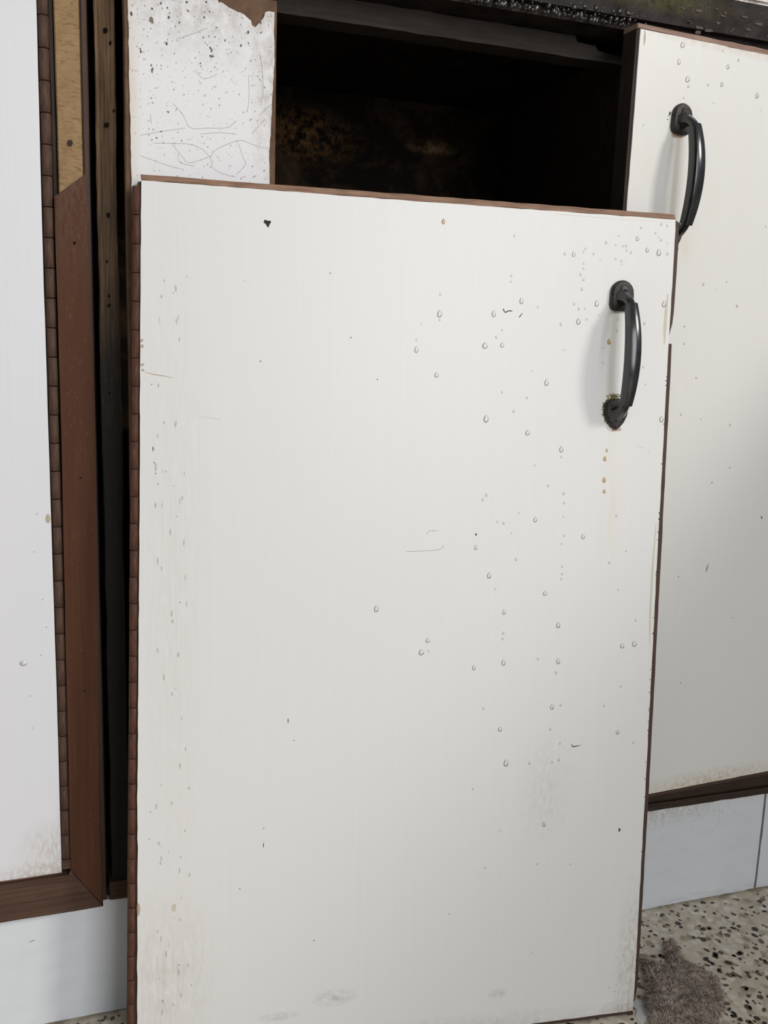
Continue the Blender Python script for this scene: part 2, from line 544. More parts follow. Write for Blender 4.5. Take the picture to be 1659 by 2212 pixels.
def drop_into(bm, x, z, a, b, h, y=0.0, rings=4, seg=10, heavy=0.25):
    """a water bead hanging on an upright face: outline a x b, height h out of the face (-y), fuller at the bottom"""
    top = bm.verts.new((x, y - h, z - b * heavy))
    prev = None
    loops = []
    for i in range(1, rings + 1):
        t = math.pi / 2 * i / rings
        ring = []
        for k in range(seg):
            an = 2 * math.pi * k / seg
            zz = math.sin(an)
            wx = a * (1 - 0.28 * max(0, zz))
            ring.append(bm.verts.new((x + math.cos(an) * wx * math.sin(t), y - h * math.cos(t), z - b * heavy * math.cos(t) + zz * b * math.sin(t))))
        loops.append(ring)
    for k in range(seg):
        bm.faces.new((top, loops[0][k], loops[0][(k + 1) % seg]))
    for r0, r1 in zip(loops, loops[1:]):
        for k in range(seg):
            bm.faces.new((r0[k], r1[k], r1[(k + 1) % seg], r0[(k + 1) % seg]))


def water_beads(parent, big, small, y, seed=5):
    r = random.Random(seed)
    protos = []
    for i in range(4):
        bm = bmesh.new()
        drop_into(bm, 0, 0, 0.00165 + 0.00015 * i, 0.0024 + 0.0003 * (i % 3), 0.0015)
        protos.append(bm)
    meshes = []
    for bm in protos:
        me = bpy.data.meshes.new('water_drop')
        bm.to_mesh(me)
        bm.free()
        me.materials.append(MAT['water'])
        for p in me.polygons:
            p.use_smooth = True
        meshes.append(me)
    for x, z in mm(big):
        o = bpy.data.objects.new('water_drop', r.choice(meshes))
        col.objects.link(o)
        o.parent = parent
        o.location = (x, y, z)
        o.scale = (r.uniform(0.75, 1.05),) * 3
    bm = bmesh.new()
    for x, z in mm(small):
        s = r.uniform(0.6, 1.1)
        drop_into(bm, x, z, 0.00085 * s, 0.00125 * s, 0.00075 * s, y, 3, 8)
    return finish('fine_water_drops', bm, 'water', parent, True, 'stuff')


def knuckle_mesh(name, radius, length, mat):
    bm = bmesh.new()
    seg = 12
    rings = [(0.0, radius * 0.90), (0.0003, radius), (length - 0.0003, radius), (length, radius * 0.90)]
    loops = []
    for z, r in rings:
        loops.append([bm.verts.new((math.cos(2 * math.pi * k / seg) * r, math.sin(2 * math.pi * k / seg) * r, z)) for k in range(seg)])
    for a, b in zip(loops, loops[1:]):
        for k in range(seg):
            bm.faces.new((a[k], a[(k + 1) % seg], b[(k + 1) % seg], b[k]))
    bm.faces.new(loops[0][::-1])
    bm.faces.new(loops[-1])
    me = bpy.data.meshes.new(name)
    bm.normal_update()
    bm.to_mesh(me)
    bm.free()
    me.materials.append(MAT[mat])
    for p in me.polygons:
        p.use_smooth = len(p.vertices) == 4
    return me


def piano_hinge(parent, path, radius, pitch, leaf, mat, seed=1):
    """path: bottom point, top point of the barrel axis; leaf: (outline, y0, y1) of the screwed-on strip"""
    r = random.Random(seed)
    a, b = Vector(path[0]), Vector(path[1])
    ax = (b - a)
    n = int(ax.length / pitch)
    hinge = plate('piano_hinge', leaf[0], leaf[1], leaf[2], mat, parent)
    me = knuckle_mesh('hinge_knuckle', radius, pitch - 0.00015, mat)
    q = ax.to_track_quat('Z', 'Y')
    for i in range(n):
        o = bpy.data.objects.new('hinge_knuckle', me)
        col.objects.link(o)
        o.parent = hinge
        p = a + ax * (i / n)
        o.location = p + Vector(((r.random() - 0.5) * 0.0004, (r.random() - 0.5) * 0.0005, 0))
        o.rotation_euler = (q @ Matrix.Rotation(r.random() * 6, 3, 'Z').to_quaternion()).to_euler()
    return hinge


# ------------------------------------------------------------------ the pull handle
def loft(bm, secs):
    """secs: list of rings of equal length"""
    loops = [[bm.verts.new(p) for p in s] for s in secs]
    n = len(loops[0])
    for a, b in zip(loops, loops[1:]):
        for k in range(n):
            bm.faces.new((a[k], a[(k + 1) % n], b[(k + 1) % n], b[k]))
    bm.faces.new(loops[0][::-1])
    bm.faces.new(loops[-1])


def grip_into(bm):
    """bowed faceted bar with stepped ends and two curved necks; v (up) from -40 to 40 mm, outward is -y"""
    def ring(v, w, wd, dp, face, tilt):
        # wd half width at the back, face half width at the front, dp depth
        pts = [(-wd, -dp * 0.5), (-wd * 1.06, dp * 0.12), (-face, dp * 0.42), (-face * 0.5, dp * 0.485), (0, dp * 0.5), (face * 0.5, dp * 0.485), (face, dp * 0.42), (wd * 1.06, dp * 0.12), (wd, -dp * 0.5)]
        c, s = math.cos(tilt), math.sin(tilt)
        return [(x / 1000, -(w + d * c) / 1000, (v + d * s) / 1000) for x, d in pts]
    secs = []
    n = 28
    for i in range(n + 1):
        t = -1 + 2 * i / n
        v = 38.5 * t
        w = 25.5 - 7.0 * t * t
        k = 1 - t * t
        tilt = math.atan2(2 * 7.0 * t, 38.5) * 0.9
        secs.append(ring(v, w, 4.0 + 1.0 * k, 8.2 + 1.8 * k, 3.2 + 1.3 * k, tilt))
    loft(bm, secs)
    for s in (1, -1):
        neck = []
        path = [(36.5, 18.6, 3.4, 7.0), (39.5, 16.6, 3.4, 7.0), (42.0, 13.6, 3.6, 7.4), (43.8, 10.2, 4.1, 8.4), (45.0, 6.8, 5.2, 10.5), (45.6, 3.0, 7.2, 14.5)]
        for i, (v, w, hw, dp) in enumerate(path):
            a = path[max(0, i - 1)]
            b = path[min(len(path) - 1, i + 1)]
            d = Vector((b[0] - a[0], b[1] - a[1])).normalized()
            nn = Vector((d.y, -d.x))     # across the neck in the (v, w) plane
            r = []
            for k in range(8):
                an = 2 * math.pi * (k + 0.5) / 8
                x = math.cos(an) * hw * 1.1
                q = math.sin(an) * dp * 0.5
                r.append((x / 1000, -(w + nn.y * q) / 1000, s * (v + nn.x * q) / 1000))
            neck.append(r)
        loft(bm, neck)
    bmesh.ops.recalc_face_normals(bm, faces=bm.faces)


def top_outline():
    pts = []
    for i in range(13):
        a = math.pi * i / 12
        pts.append((9.6 * math.cos(a), 49.0 + 10.0 * math.sin(a)))
    pts += [(-10.0, 40.0), (-8.8, 36.6), (-6.0, 35.0), (6.0, 35.0), (8.8, 36.6), (10.0, 40.0)]
    return [(a / 1000, b / 1000) for a, b in pts]


def low_outline():
    pts = [(0.6, -58.8), (3.4, -56.6), (6.8, -52.6), (9.2, -47.6), (10.2, -42.4), (9.4, -38.0), (6.6, -35.0), (2.8, -33.6),
           (-2.8, -33.6), (-6.6, -35.0), (-9.4, -38.0), (-10.2, -42.4), (-9.2, -47.6), (-6.8, -52.6), (-3.0, -56.8)]
    return [(a / 1000, b / 1000) for a, b in pts]


def plate_into(bm, outline, t):
    """domed mounting plate"""
    cx = sum(p[0] for p in outline) / len(outline)
    cz = sum(p[1] for p in outline) / len(outline)
    rings = []
    for s, y in ((1.0, 0.0), (1.0, -t * 0.55), (0.88, -t * 0.9), (0.6, -t)):
        rings.append([(cx + (x - cx) * s, y, cz + (z - cz) * s) for x, z in outline])
    loft(bm, rings)
    bmesh.ops.recalc_face_normals(bm, faces=bm.faces)


def screw_into(bm, z, ang):
    loops = []
    for r, y in ((3.6, -3.4), (3.6, -4.6), (2.8, -5.5)):
        loops.append([(math.cos(2 * math.pi * k / 14) * r / 1000, y / 1000, z + math.sin(2 * math.pi * k / 14) * r / 1000) for k in range(14)])
    loft(bm, loops)
    c, s = math.cos(ang), math.sin(ang)
    # raised lips either side of the slot
    for sg in (-1, 1):
        q = []
        for a, b in ((-2.6, 0.35), (2.6, 0.35), (1.6, 1.6), (-1.6, 1.6)):
            q.append((a, b * sg))
        r0 = [((a * c - b * s) / 1000, -0.0054, z + (a * s + b * c) / 1000) for a, b in q]
        r1 = [((a * c - b * s) / 1000, -0.0060, z + (a * s + b * c) / 1000) for a, b in q]
        loft(bm, [r0, r1])
    bmesh.ops.recalc_face_normals(bm, faces=bm.faces)


def bevel_soft(o, w=0.0006):
    m = o.modifiers.new('soft_edges', 'BEVEL')
    m.width = w
    m.segments = 2
    m.limit_method = 'ANGLE'
    m.angle_limit = math.radians(25)


def make_handle(parent, loc, with_parts):
    bm = bmesh.new()
    grip_into(bm)
    if not with_parts:
        plate_into(bm, top_outline(), 0.0046)
        plate_into(bm, low_outline(), 0.0046)
        screw_into(bm, 0.0515, 0.5)
        screw_into(bm, -0.0490, -0.5)
    h = finish('pull_handle', bm, 'handle', parent, True)
    h.data.set_sharp_from_angle(angle=math.radians(24))
    h.location = loc
    if with_parts:
        for nm, ol in (('mounting_plate', top_outline()), ('mounting_plate', low_outline())):
            b2 = bmesh.new()
            plate_into(b2, ol, 0.0046)
            bevel_soft(finish(nm, b2, 'plate', h), 0.0006)
        for z, a in ((0.0515, -0.45), (-0.0490, 0.6)):
            b2 = bmesh.new()
            screw_into(b2, z, a)
            finish('screw', b2, 'screw', h)
    else:
        h.data.materials.append(MAT['plate'])
        for p in h.data.polygons:
            c = p.center
            if abs(c.z) > 0.0335 and c.y > -0.0062:
                p.material_index = 1
    return h


# ================================================================== THE SETTING
floor = boxes('floor', [(-1.6, 1.6, -2.2, 0.6, -0.05, 0.0)], 'terrazzo')
floor['kind'] = 'structure'
# dark stone chips set in the terrazzo, a hair proud of the cement
rng = random.Random(21)
bm = bmesh.new()
for i in range(17000):
    x, y = rng.uniform(-0.5, 0.86), rng.uniform(-0.95, 0.0)
    s = rng.choice((0.0011, 0.0015, 0.0019, 0.0024, 0.0030, 0.0036)) * rng.uniform(0.8, 1.15)
    el = rng.uniform(0.5, 0.95)
    rot = rng.random() * 6.28
    k = rng.choice((5, 6, 6, 7))
    ring = []
    for j in range(k):
        a = 2 * math.pi * (j + rng.uniform(-0.28, 0.28)) / k
        px, py = math.cos(a) * s, math.sin(a) * s * el
        ring.append((x + px * math.cos(rot) - py * math.sin(rot), y + px * math.sin(rot) + py * math.cos(rot)))
    top = [bm.verts.new((p, q, 0.00025)) for p, q in ring]
    bot = [bm.verts.new((x + (p - x) * 1.06, y + (q - y) * 1.06, -0.0004)) for p, q in ring]
    bm.faces.new(top)
    for j in range(k):
        bm.faces.new((bot[j], bot[(j + 1) % k], top[(j + 1) % k], top[j]))
finish('terrazzo_chips', bm, 'chip', floor, kind='stuff')

wall = boxes('wall_back', [(-1.6, 1.6, 0.56, 0.66, 0.0, 2.4)], 'wall')
wall['kind'] = 'structure'
low = boxes('added_shade_wall', [(0.875, 0.98, -1.9, -0.06, 0.0, 0.828)], 'shade_wall')  # unseen blocker, added to cast the diagonal shade over the doors
low['kind'] = 'structure'

# white skirting tiles under the cabinets, each one a piece
skirt = boxes('baseboard_front', [(-0.70, 0.872, 0.010, 0.030, 0.0, 0.1155)], 'grout')
skirt['kind'] = 'structure'
jx = [-0.706, -0.508, -0.310, -0.112, 0.088, 0.291, 0.4915, 0.6915, 0.872]
for i in range(len(jx) - 1):
    x0, x1 = jx[i] + 0.0014, jx[i + 1] - 0.0014
    top = 0.1085 if x1 < 0.3 else 0.1172
    t = plate('tile', ragged(rect(x0, x1, 0.0022, top), 0.00025, 0.012, seed=40 + i), 0.0035, 0.0105, 'tile', skirt, 0.0006)
bm = bmesh.new()
for k, pts in enumerate([[(-51.1, 80.3), (-48.5, 81.1), (-46.0, 82.0)], [(11.2, 34.2), (16.9, 35.1)], [(-12.0, 36.0), (-11.0, 36.3)], [(-38, 38), (-37, 37)]]):
    stroke(bm, mm(pts), 0.0010 if k == 0 else 0.0006, 0.0033)
rr = random.Random(12)
for i in range(46):
    disc(bm, rr.uniform(0.53, 0.68), rr.choice((rr.uniform(0.06, 0.114), rr.uniform(0.095, 0.114))), 0.0004, 0.0006, 0.0033, i)
finish('tile_specks', bm, 'mark_grey', skirt, kind='stuff')

# ================================================================== WORKTOP
top = empty('kitchen_worktop', (0, 0, 0.834))
tag(top, 'dark wet mossy worktop edge running along the top above the open cabinet', 'worktop')


def at_top(o):
    o.location = (0, 0, -0.834)
    return o


bm = bmesh.new()
slab(bm, [(-0.70, 0.834), (1.0, 0.834), (1.0, 0.8676), (-0.70, 0.8676)], -0.035, 0.55)
bmesh.ops.bevel(bm, geom=[e for e in bm.edges if all(v.co.y < -0.03 and v.co.z < 0.84 for v in e.verts)], offset=0.007, segments=4, affect='EDGES')
at_top(finish('dark_under_slab', bm, 'fascia', top))
at_top(boxes('pale_stone_slab', [(-0.70, 1.0, -0.037, 0.55, 0.868, 0.90)], 'slab', top, 0.002))
rr = random.Random(3)
bm = bmesh.new()
for i in range(260):
    x = rr.uniform(0.27, 0.445)
    z = 0.8355 + rr.random() ** 2 * 0.010
    s = rr.uniform(0.0006, 0.0016) if i % 5 else rr.uniform(0.0018, 0.0030)
    drop_into(bm, x, z, s, s * 1.2, s, -0.0345 if z > 0.841 else -0.0325, 3, 7)
at_top(finish('edge_water_beads', bm, 'water_film', top, True, 'stuff'))
bm = bmesh.new()
for i in range(26):
    x, z = rr.uniform(0.47, 0.60), rr.uniform(0.838, 0.86)
    disc(bm, x, z, rr.uniform(0.0008, 0.005), rr.uniform(0.0005, 0.0014), -0.0356, i, 8, 0.4)
at_top(finish('stuck_debris', bm, 'flake', top, kind='stuff'))

# ================================================================== LEFT CABINET
left = empty('kitchen_cabinet', (-0.25, 0, 0.107))
tag(left, 'left cabinet with closed white door, brown mitred frame and piano hinge', 'cabinet')


def under(root, o):
    """build in world numbers, store relative to the root's base"""
    o.location = Vector(o.location) - root.location
    return o


d = under(left, plate('door', rect(-0.44, -0.0236, 0.1435, 0.8333), -0.003, 0.014, 'board', left))
d2 = plate('laminate_sheet', ragged([(-0.44, 0.1436), (-0.0236, 0.1436), (-0.0230, 0.30), (-0.0230, 0.50), (-0.0228, 0.65), (-0.0219, 0.80), (-0.0219, 0.8333), (-0.44, 0.8333)], 0.0001, 0.02, seed=3), -0.0042, -0.003, 'left_white', d, 0.0003)
bm = bmesh.new()
for k, (x, z) in enumerate(mm([(-42.5, 297.3), (-31.0, 374.2), (-32.9, 441.1), (-33.7, 329.8), (-41.7, 270.8), (-29, 352), (-36, 412)])):
    disc(bm, x, z, 0.0005, 0.0005, -0.00435, k)
finish('dirt_specks', bm, 'mark_grey', d, kind='stuff')
bm = bmesh.new()
drop_into(bm, -0.0252, 0.4375, 0.0019, 0.0036, 0.0007, -0.0042)
finish('glue_drip', bm, 'stain_yellow', d, True)
bm = bmesh.new()
drop_into(bm, -0.0463, 0.3244, 0.0030, 0.0022, 0.0009, -0.0042)
finish('water_drop', bm, 'water', d, True)

h = piano_hinge(left, ((-0.0196, -0.0022, 0.156), (-0.0180, -0.0022, 0.8333)), 0.0037, 0.0208, (rect(-0.0235, -0.0205, 0.150, 0.8333), 0.0, 0.010), 'hinge_grey', 4)
under(left, h)
under(left, plate('hinge_stop', rect(-0.0232, -0.0152, 0.1462, 0.1545), -0.0048, 0.004, 'bead_low', left, 0.0006))
# bare upright, then the brown cover bead over its lower part with a mitred top
under(left, worn_post('frame_stile', -0.0112, 0.0062, -0.0004, 0.018, 0.1125, 0.8333, 'bare', left, 0.0003, 40, 5))
under(left, plate('cover_bead', ragged([(-0.0165, 0.1462), (0.0073, 0.1105), (0.0070, 0.2156), (0.0088, 0.40), (0.0102, 0.497), (0.0084, 0.62), (0.0077, 0.6885), (-0.0140, 0.6709), (-0.0139, 0.497), (-0.0152, 0.35), (-0.0160, 0.2185)], 0.00012, 0.02, seed=8), -0.0068, -0.0005, 'bead', left, 0.0010))
under(left, plate('bottom_bead', ragged([(-0.45, 0.1075), (0.0080, 0.1092), (0.0073, 0.1100), (-0.0168, 0.1462), (-0.0180, 0.1418), (-0.45, 0.1385)], 0.00012, 0.02, seed=9), -0.0070, 0.012, 'bead_low', left, 0.0009))
under(left, plate('bottom_rail', rect(-0.45, -0.0235, 0.1385, 0.1428), -0.0022, 0.012, 'lipping_top', left, 0.0005))
under(left, worn_post('edge_strip', 0.0066, 0.0108, -0.0022, 0.016, 0.112, 0.8333, 'lipping', left, 0.0002, 40, 6))
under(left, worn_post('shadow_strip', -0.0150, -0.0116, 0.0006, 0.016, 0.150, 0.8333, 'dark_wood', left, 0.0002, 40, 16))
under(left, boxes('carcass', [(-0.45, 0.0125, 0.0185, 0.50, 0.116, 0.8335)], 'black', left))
bm = bmesh.new()
for k, (x, z, s) in enumerate(((-0.0025, 0.7092, 0.0024),)):
    disc(bm, x, z, s * 0.75, s, -0.00135, k, 10)
under(left, finish('knot', bm, 'brown_chip', left))
bm = bmesh.new()
for k, (x, z) in enumerate(mm([(-1.1, 639.9), (-1.1, 468.4), (-2.1, 298.6)])):
    disc(bm, x, z, 0.0012 if k == 0 else 0.0008, 0.0012 if k == 0 else 0.0006, -0.0070, k + 9, 8, 0.4)
under(left, finish('nail_hole', bm, 'black', left, kind='stuff'))
bm = bmesh.new()
rr = random.Random(5)
for k in range(60):
    x, z = rr.uniform(-0.012, 0.006), rr.choice((rr.uniform(0.5, 0.68), rr.uniform(0.15, 0.68)))
    a = rr.uniform(0.8, 2.2)
    L = rr.uniform(0.0008, 0.0035)
    stroke(bm, [(x, z), (x + math.cos(a) * L, z + math.sin(a) * L)], 0.0003, -0.0070)
under(left, finish('paint_scratches', bm, 'stain_cream', left, kind='stuff'))

# ================================================================== MIDDLE CABINET (its door is off)
mid = empty('kitchen_cabinet', (0.24, 0, 0.107))
tag(mid, 'open doorless cabinet with dark interior, sooty stile with painted-in shade and scratched white filler panel', 'cabinet')
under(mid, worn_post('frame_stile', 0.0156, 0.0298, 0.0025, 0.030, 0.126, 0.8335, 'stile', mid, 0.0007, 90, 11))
under(mid, worn_post('frame_foot', 0.0136, 0.0300, 0.0005, 0.030, 0.1092, 0.1255, 'bead_low', mid, 0.0006, 6, 12))
bm = bmesh.new()
for k, (x, z, s) in enumerate(((23.3, 788.1, 1.9), (26.6, 780.2, 1.3), (23.0, 724.8, 1.9), (23.0, 661.9, 1.8), (21.4, 629.1, 1.0), (22.3, 603.9, 1.0), (22.1, 597.2, 1.3), (21.5, 532.3, 1.1), (28.3, 735.0, 1.0))):
    disc(bm, x / 1000, z / 1000, s * 0.0008, s * 0.0011, 0.0017, k, 9, 0.3)
under(mid, finish('nail_hole', bm, 'black', mid, kind='stuff'))
bm = bmesh.new()
rr = random.Random(8)
for k in range(80):
    x, z = rr.uniform(0.0165, 0.029), rr.uniform(0.13, 0.82)
    stroke(bm, [(x, z), (x + rr.uniform(-0.0006, 0.0006), z + rr.uniform(0.0004, 0.0012))], 0.0003, 0.0016)
under(mid, finish('stuck_grit', bm, 'flake', mid, kind='stuff'))

panel = under(mid, worn_post('filler_panel', 0.0348, 0.1428, -0.0168, -0.002, 0.126, 0.8185, 'exposed', mid, 0.0003, 80, 14))
ol = [(38.9, 602), (60, 600), (100, 600), (140.2, 600), (139.6, 640), (138.6, 691), (138.0, 709), (139.2, 726), (139.8, 750), (141.4, 778), (140.6, 799), (141.0, 810.2), (136.2, 810.4), (133.9, 809.0),
      (133.1, 805.3), (129.3, 800.9), (127.0, 797.9), (124.3, 799.1), (123.9, 802.3), (121.5, 803.4), (119.2, 805.5), (116.9, 806.3), (113.9, 806.9), (107.8, 808.5), (104, 811.0), (95, 813.6), (70, 813.8), (50, 813.4), (38.0, 813.0),
      (38.2, 760), (38.7, 690), (39.2, 640)]
lam = plate('laminate_sheet', ragged(mm(ol), 0.0003, 0.004, seed=17), -0.0183, -0.0166, 'scratched', panel, 0.0002)
cracks = [[(67.6, 740.2), (75.1, 732.9), (80.3, 724.6), (93.2, 725.7), (106.6, 727.4), (114.1, 733.3)], [(44.3, 715.6), (60.4, 720.1), (76.7, 723.9)],
          [(53.8, 711.5), (66.8, 712.5), (79.9, 713.2), (89.9, 710.0), (94.9, 704.1), (97.2, 697.8), (106.7, 694.5), (113.6, 693.5)], [(67.4, 712.0), (74.9, 703.8), (79.2, 700.4), (93.2, 705.5)],
          [(94.9, 706.3), (98.2, 710.8), (106.7, 715.8), (116.9, 719.7), (125.4, 717.7), (135.9, 715.5)], [(130.4, 738.2), (136.6, 744.7), (140.0, 747.4)], [(115.2, 717.3), (118.6, 707.9), (120.4, 703.2), (113.6, 695.1)],
          [(71.7, 706.7), (72.6, 700.4), (83.2, 698.2)], [(44.1, 702.4), (63.4, 697.3), (73.2, 695.7)], [(70.5, 782.7), (83.5, 788.4), (93.3, 793.4)], [(130.0, 782.7), (132.2, 770.4), (133.0, 754.6), (131.1, 744.7)],
          [(122.0, 766.0), (122.8, 753.4), (121.8, 740.5)], [(99.9, 763.3), (89.9, 759.0), (83.4, 764.4)], [(52.4, 731.4), (53.0, 724.3)], [(125.4, 724.8), (127.8, 728.3), (135.6, 737.2)], [(86.6, 720.8), (99.9, 723.2), (114.1, 723.7)]]
bm = bmesh.new()
for c in cracks:
    stroke(bm, smooth_line(mm(c), 5), 0.00032, -0.01845)
finish('laminate_scratches', bm, 'mark_grey', panel, kind='stuff')
bm = bmesh.new()
rr = random.Random(31)
for k, (x, z, a, b) in enumerate(((95.6, 774.6, 1.9, 1.2), (54.0, 760.2, 1.3, 2.2), (53.3, 763.5, 0.6, 1.2), (64.7, 733.6, 1.5, 0.9), (59.7, 720.0, 1.2, 0.7), (53.8, 792.6, 1.6, 2.6), (56.4, 715.3, 0.9, 0.8))):
    disc(bm, x / 1000, z / 1000, a / 1300, b / 1300, -0.0185, k, 9, 0.45)
finish('stuck_dirt', bm, 'stain_tan', panel, kind='stuff')
bm = bmesh.new()
for k in range(420):
    x, z = rr.uniform(0.040, 0.139), rr.uniform(0.605, 0.808)
    s = rr.choice((0.00012, 0.00016, 0.0002, 0.0003))
    disc(bm, x, z, s, s * rr.uniform(0.8, 2.2), -0.0185, k, 6, 0.3)
for k in range(60):
    x, z = rr.uniform(0.040, 0.139), 0.812 - rr.random() ** 2 * 0.05
    s = rr.choice((0.0003, 0.0005, 0.0007))
    disc(bm, x, z, s, s * rr.uniform(0.8, 1.9), -0.0185, k, 7, 0.4)
finish('dirt_specks', bm, 'mark_dark', panel, kind='stuff')

under(mid, plate('top_rail', ragged([(0.034, 0.8168), (0.452, 0.8168), (0.452, 0.822), (0.420, 0.8245), (0.418, 0.8285), (0.40, 0.8288), (0.398, 0.8337), (0.034, 0.8337)], 0.0003, 0.01, seed=51), 0.0, 0.022, 'rail_wood', mid, 0.0004))
under(mid, boxes('bottom_rail', [(0.0305, 0.470, 0.0005, 0.022, 0.1178, 0.150)], 'right_rail', mid))
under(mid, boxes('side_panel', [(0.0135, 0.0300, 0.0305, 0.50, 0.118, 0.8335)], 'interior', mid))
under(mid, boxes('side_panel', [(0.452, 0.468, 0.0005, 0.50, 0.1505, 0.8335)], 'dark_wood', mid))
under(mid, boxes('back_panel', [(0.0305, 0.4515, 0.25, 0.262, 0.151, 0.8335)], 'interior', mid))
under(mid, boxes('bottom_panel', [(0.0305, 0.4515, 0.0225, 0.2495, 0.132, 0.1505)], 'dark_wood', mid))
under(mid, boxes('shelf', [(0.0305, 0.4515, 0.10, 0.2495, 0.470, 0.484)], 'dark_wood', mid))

# ================================================================== RIGHT CABINET, door standing ajar
right = empty('kitchen_cabinet', (0.67, 0, 0.118))
tag(right, 'right cabinet with white door standing slightly ajar behind the leaning door', 'cabinet')
under(right, boxes('carcass', [(0.469, 0.487, 0.0005, 0.50, 0.176, 0.8335), (0.852, 0.870, 0.0005, 0.50, 0.176, 0.8335), (0.488, 0.851, 0.482, 0.50, 0.176, 0.8335)], 'dark_wood', right))
under(right, plate('bottom_rail', ragged(rect(0.4705, 0.872, 0.1180, 0.1755), 0.0003, 0.012, seed=52), 0.0002, 0.020, 'right_rail', right, 0.0010))
under(right, plate('rail_bead', ragged(rect(0.4705, 0.872, 0.1182, 0.1260), 0.0003, 0.012, seed=53), -0.0030, 0.0002, 'right_rail', right, 0.0010))
ajar = boxes('door', [(0.0002, 0.427, 0.0012, 0.018, 0.1618, 0.8288)], 'board', right)
ajar.location = Vector((0.4288, -0.0485, 0.0)) - right.location
ajar.rotation_euler = (0, 0, math.radians(4.2))
plate('laminate_sheet', ragged(rect(0.0, 0.4275, 0.1616, 0.8289), 0.0002, 0.010, seed=61), 0.0, 0.0012, 'ajar_white', ajar, 0.0003)
plate('edge_lipping', ragged(rect(-0.0030, 0.430, 0.8291, 0.8328), 0.0003, 0.012, seed=62), 0.0, 0.018, 'lipping_ajar', ajar, 0.0004)
plate('edge_lipping', ragged(rect(-0.0030, -0.0002, 0.1620, 0.8289), 0.0001, 0.02, seed=63), 0.0012, 0.018, 'dark_wood', ajar, 0.0004)  # door's left side lies in shade; the darker wood paints that in
plate('edge_lipping', ragged(rect(-0.0030, 0.430, 0.1582, 0.1614), 0.0003, 0.012, seed=64), 0.0002, 0.018, 'lipping', ajar, 0.0004)
make_handle(ajar, (0.0468, 0.0, 0.7198), False)
RBIG = [(42.2, 823.2), (40.0, 810.2), (90.8, 813.6), (50.3, 798.3), (86.0, 799.2), (125.1, 795.5)]
RSMALL = [(83.9, 825.1), (101.4, 820.3), (51.7, 793.0), (48.1, 783.7), (79.5, 783.7), (130.6, 784.3), (10.1, 757.9), (72.0, 797.0), (86.3, 636.8), (101.0, 633.2), (71.6, 585.8), (88.3, 556.7), (75.2, 524.4), (132.2, 515.0)]
water_beads(ajar, RBIG, RSMALL, 0.0, 9)
bm = bmesh.new()
disc(bm, 0.1826, 0.4269, 0.0008, 0.0017, -0.0002, 3, 8, 0.4)
stroke(bm, mm([(123.4, 385.4), (122.2, 381), (121.3, 377.6)]), 0.0011, -0.0002)
for k, (x, z) in enumerate(mm([(89.4, 375.2), (104.1, 270.8), (137.1, 475.6), (160, 330), (98, 520), (118, 462), (70.0, 600), (150, 690), (112, 640), (34, 768), (36, 770.5), (33.6, 765.0)])):
    disc(bm, x, z, 0.0005, 0.0006, -0.0002, k, 7, 0.4)
disc(bm, 0.0352, 0.7695, 0.0011, 0.0018, -0.0002, 44, 8, 0.4)
finish('dirt_specks', bm, 'mark_dark', ajar, kind='stuff')
bm = bmesh.new()
stroke(bm, mm([(4.1, 828.3), (4.5, 823), (4.3, 817)]), 0.0022, -0.0002)
disc(bm, 0.1264, 0.620, 0.001, 0.0013, -0.0002, 5)
disc(bm, 0.0448, 0.7540, 0.0060, 0.0022, -0.00015, 6, 20, 0.2)
disc(bm, 0.0500, 0.6640, 0.0070, 0.0060, -0.00015, 7, 12, 0.15)
finish('rust_stains', bm, 'stain_orange', ajar, kind='stuff')

# ================================================================== THE LEANING DOOR
U = Vector((0.99371399, -0.11194868, 0.0))
N = Vector((-0.11175368, -0.99198303, 0.05899814))
V = Vector((0.00660476, 0.05862728, 0.99825809))
lean = empty('cabinet_door')
tag(lean, 'detached white cabinet door leaning upright across the front of the cabinets', 'cabinet door')
M4 = Matrix((U, -N, V)).transposed().to_4x4()
M4.translation = Vector((0.02961, -0.07692, 0.0002))
lean.matrix_world = M4

T = 0.0165
plate('board', mm([(0.4, 4.2), (423.3, 4.2), (420.1, 681.7), (9.8, 682.9)]), 0.0012, T, 'board', lean)
plate('laminate_sheet', ragged(mm([(0.0, 4.0), (423.9, 3.8), (422.9, 231.7), (421.4, 412.0), (420.3, 585), (420.5, 640), (420.3, 681.9), (365, 682.0), (215, 682.0), (10.1, 683.2), (8.4, 584.7), (6.0, 418.0), (2.8, 240.9)]), 0.00018, 0.008, seed=71), 0.0, 0.0012, 'door_white', lean, 0.0003)
plate('edge_lipping', ragged(mm([(10.2, 683.4), (215, 682.3), (420.2, 682.1), (419.3, 685.8), (215, 686.4), (9.5, 687.2)]), 0.00022, 0.010, seed=72), 0.0, T, 'lipping_top', lean, 0.0004)
plate('edge_lipping', ragged(mm([(420.7, 681.9), (420.9, 640), (420.7, 590.4), (422.9, 600.8), (423.6, 610), (424.0, 640), (424.2, 666), (423.4, 679)]), 0.00012, 0.010, seed=73), 0.0006, T, 'lipping', lean, 0.0003)
plate('edge_lipping', ragged(mm([(420.3, 585.0), (421.5, 412.0), (423.1, 231.7), (424.1, 27.3), (424.2, 12.0), (425.2, 11.0), (427.1, 26.9), (426.6, 231.4), (425.2, 411.9), (423.6, 585.0)]), 0.00016, 0.010, seed=74), 0.0006, T, 'lipping', lean, 0.0003)
plate('edge_lipping', ragged(mm([(0.2, 1.1), (423.8, 1.1), (423.6, 3.6), (0.2, 3.8)]), 0.00015, 0.012, seed=75), 0.0, T, 'lipping', lean, 0.0004)
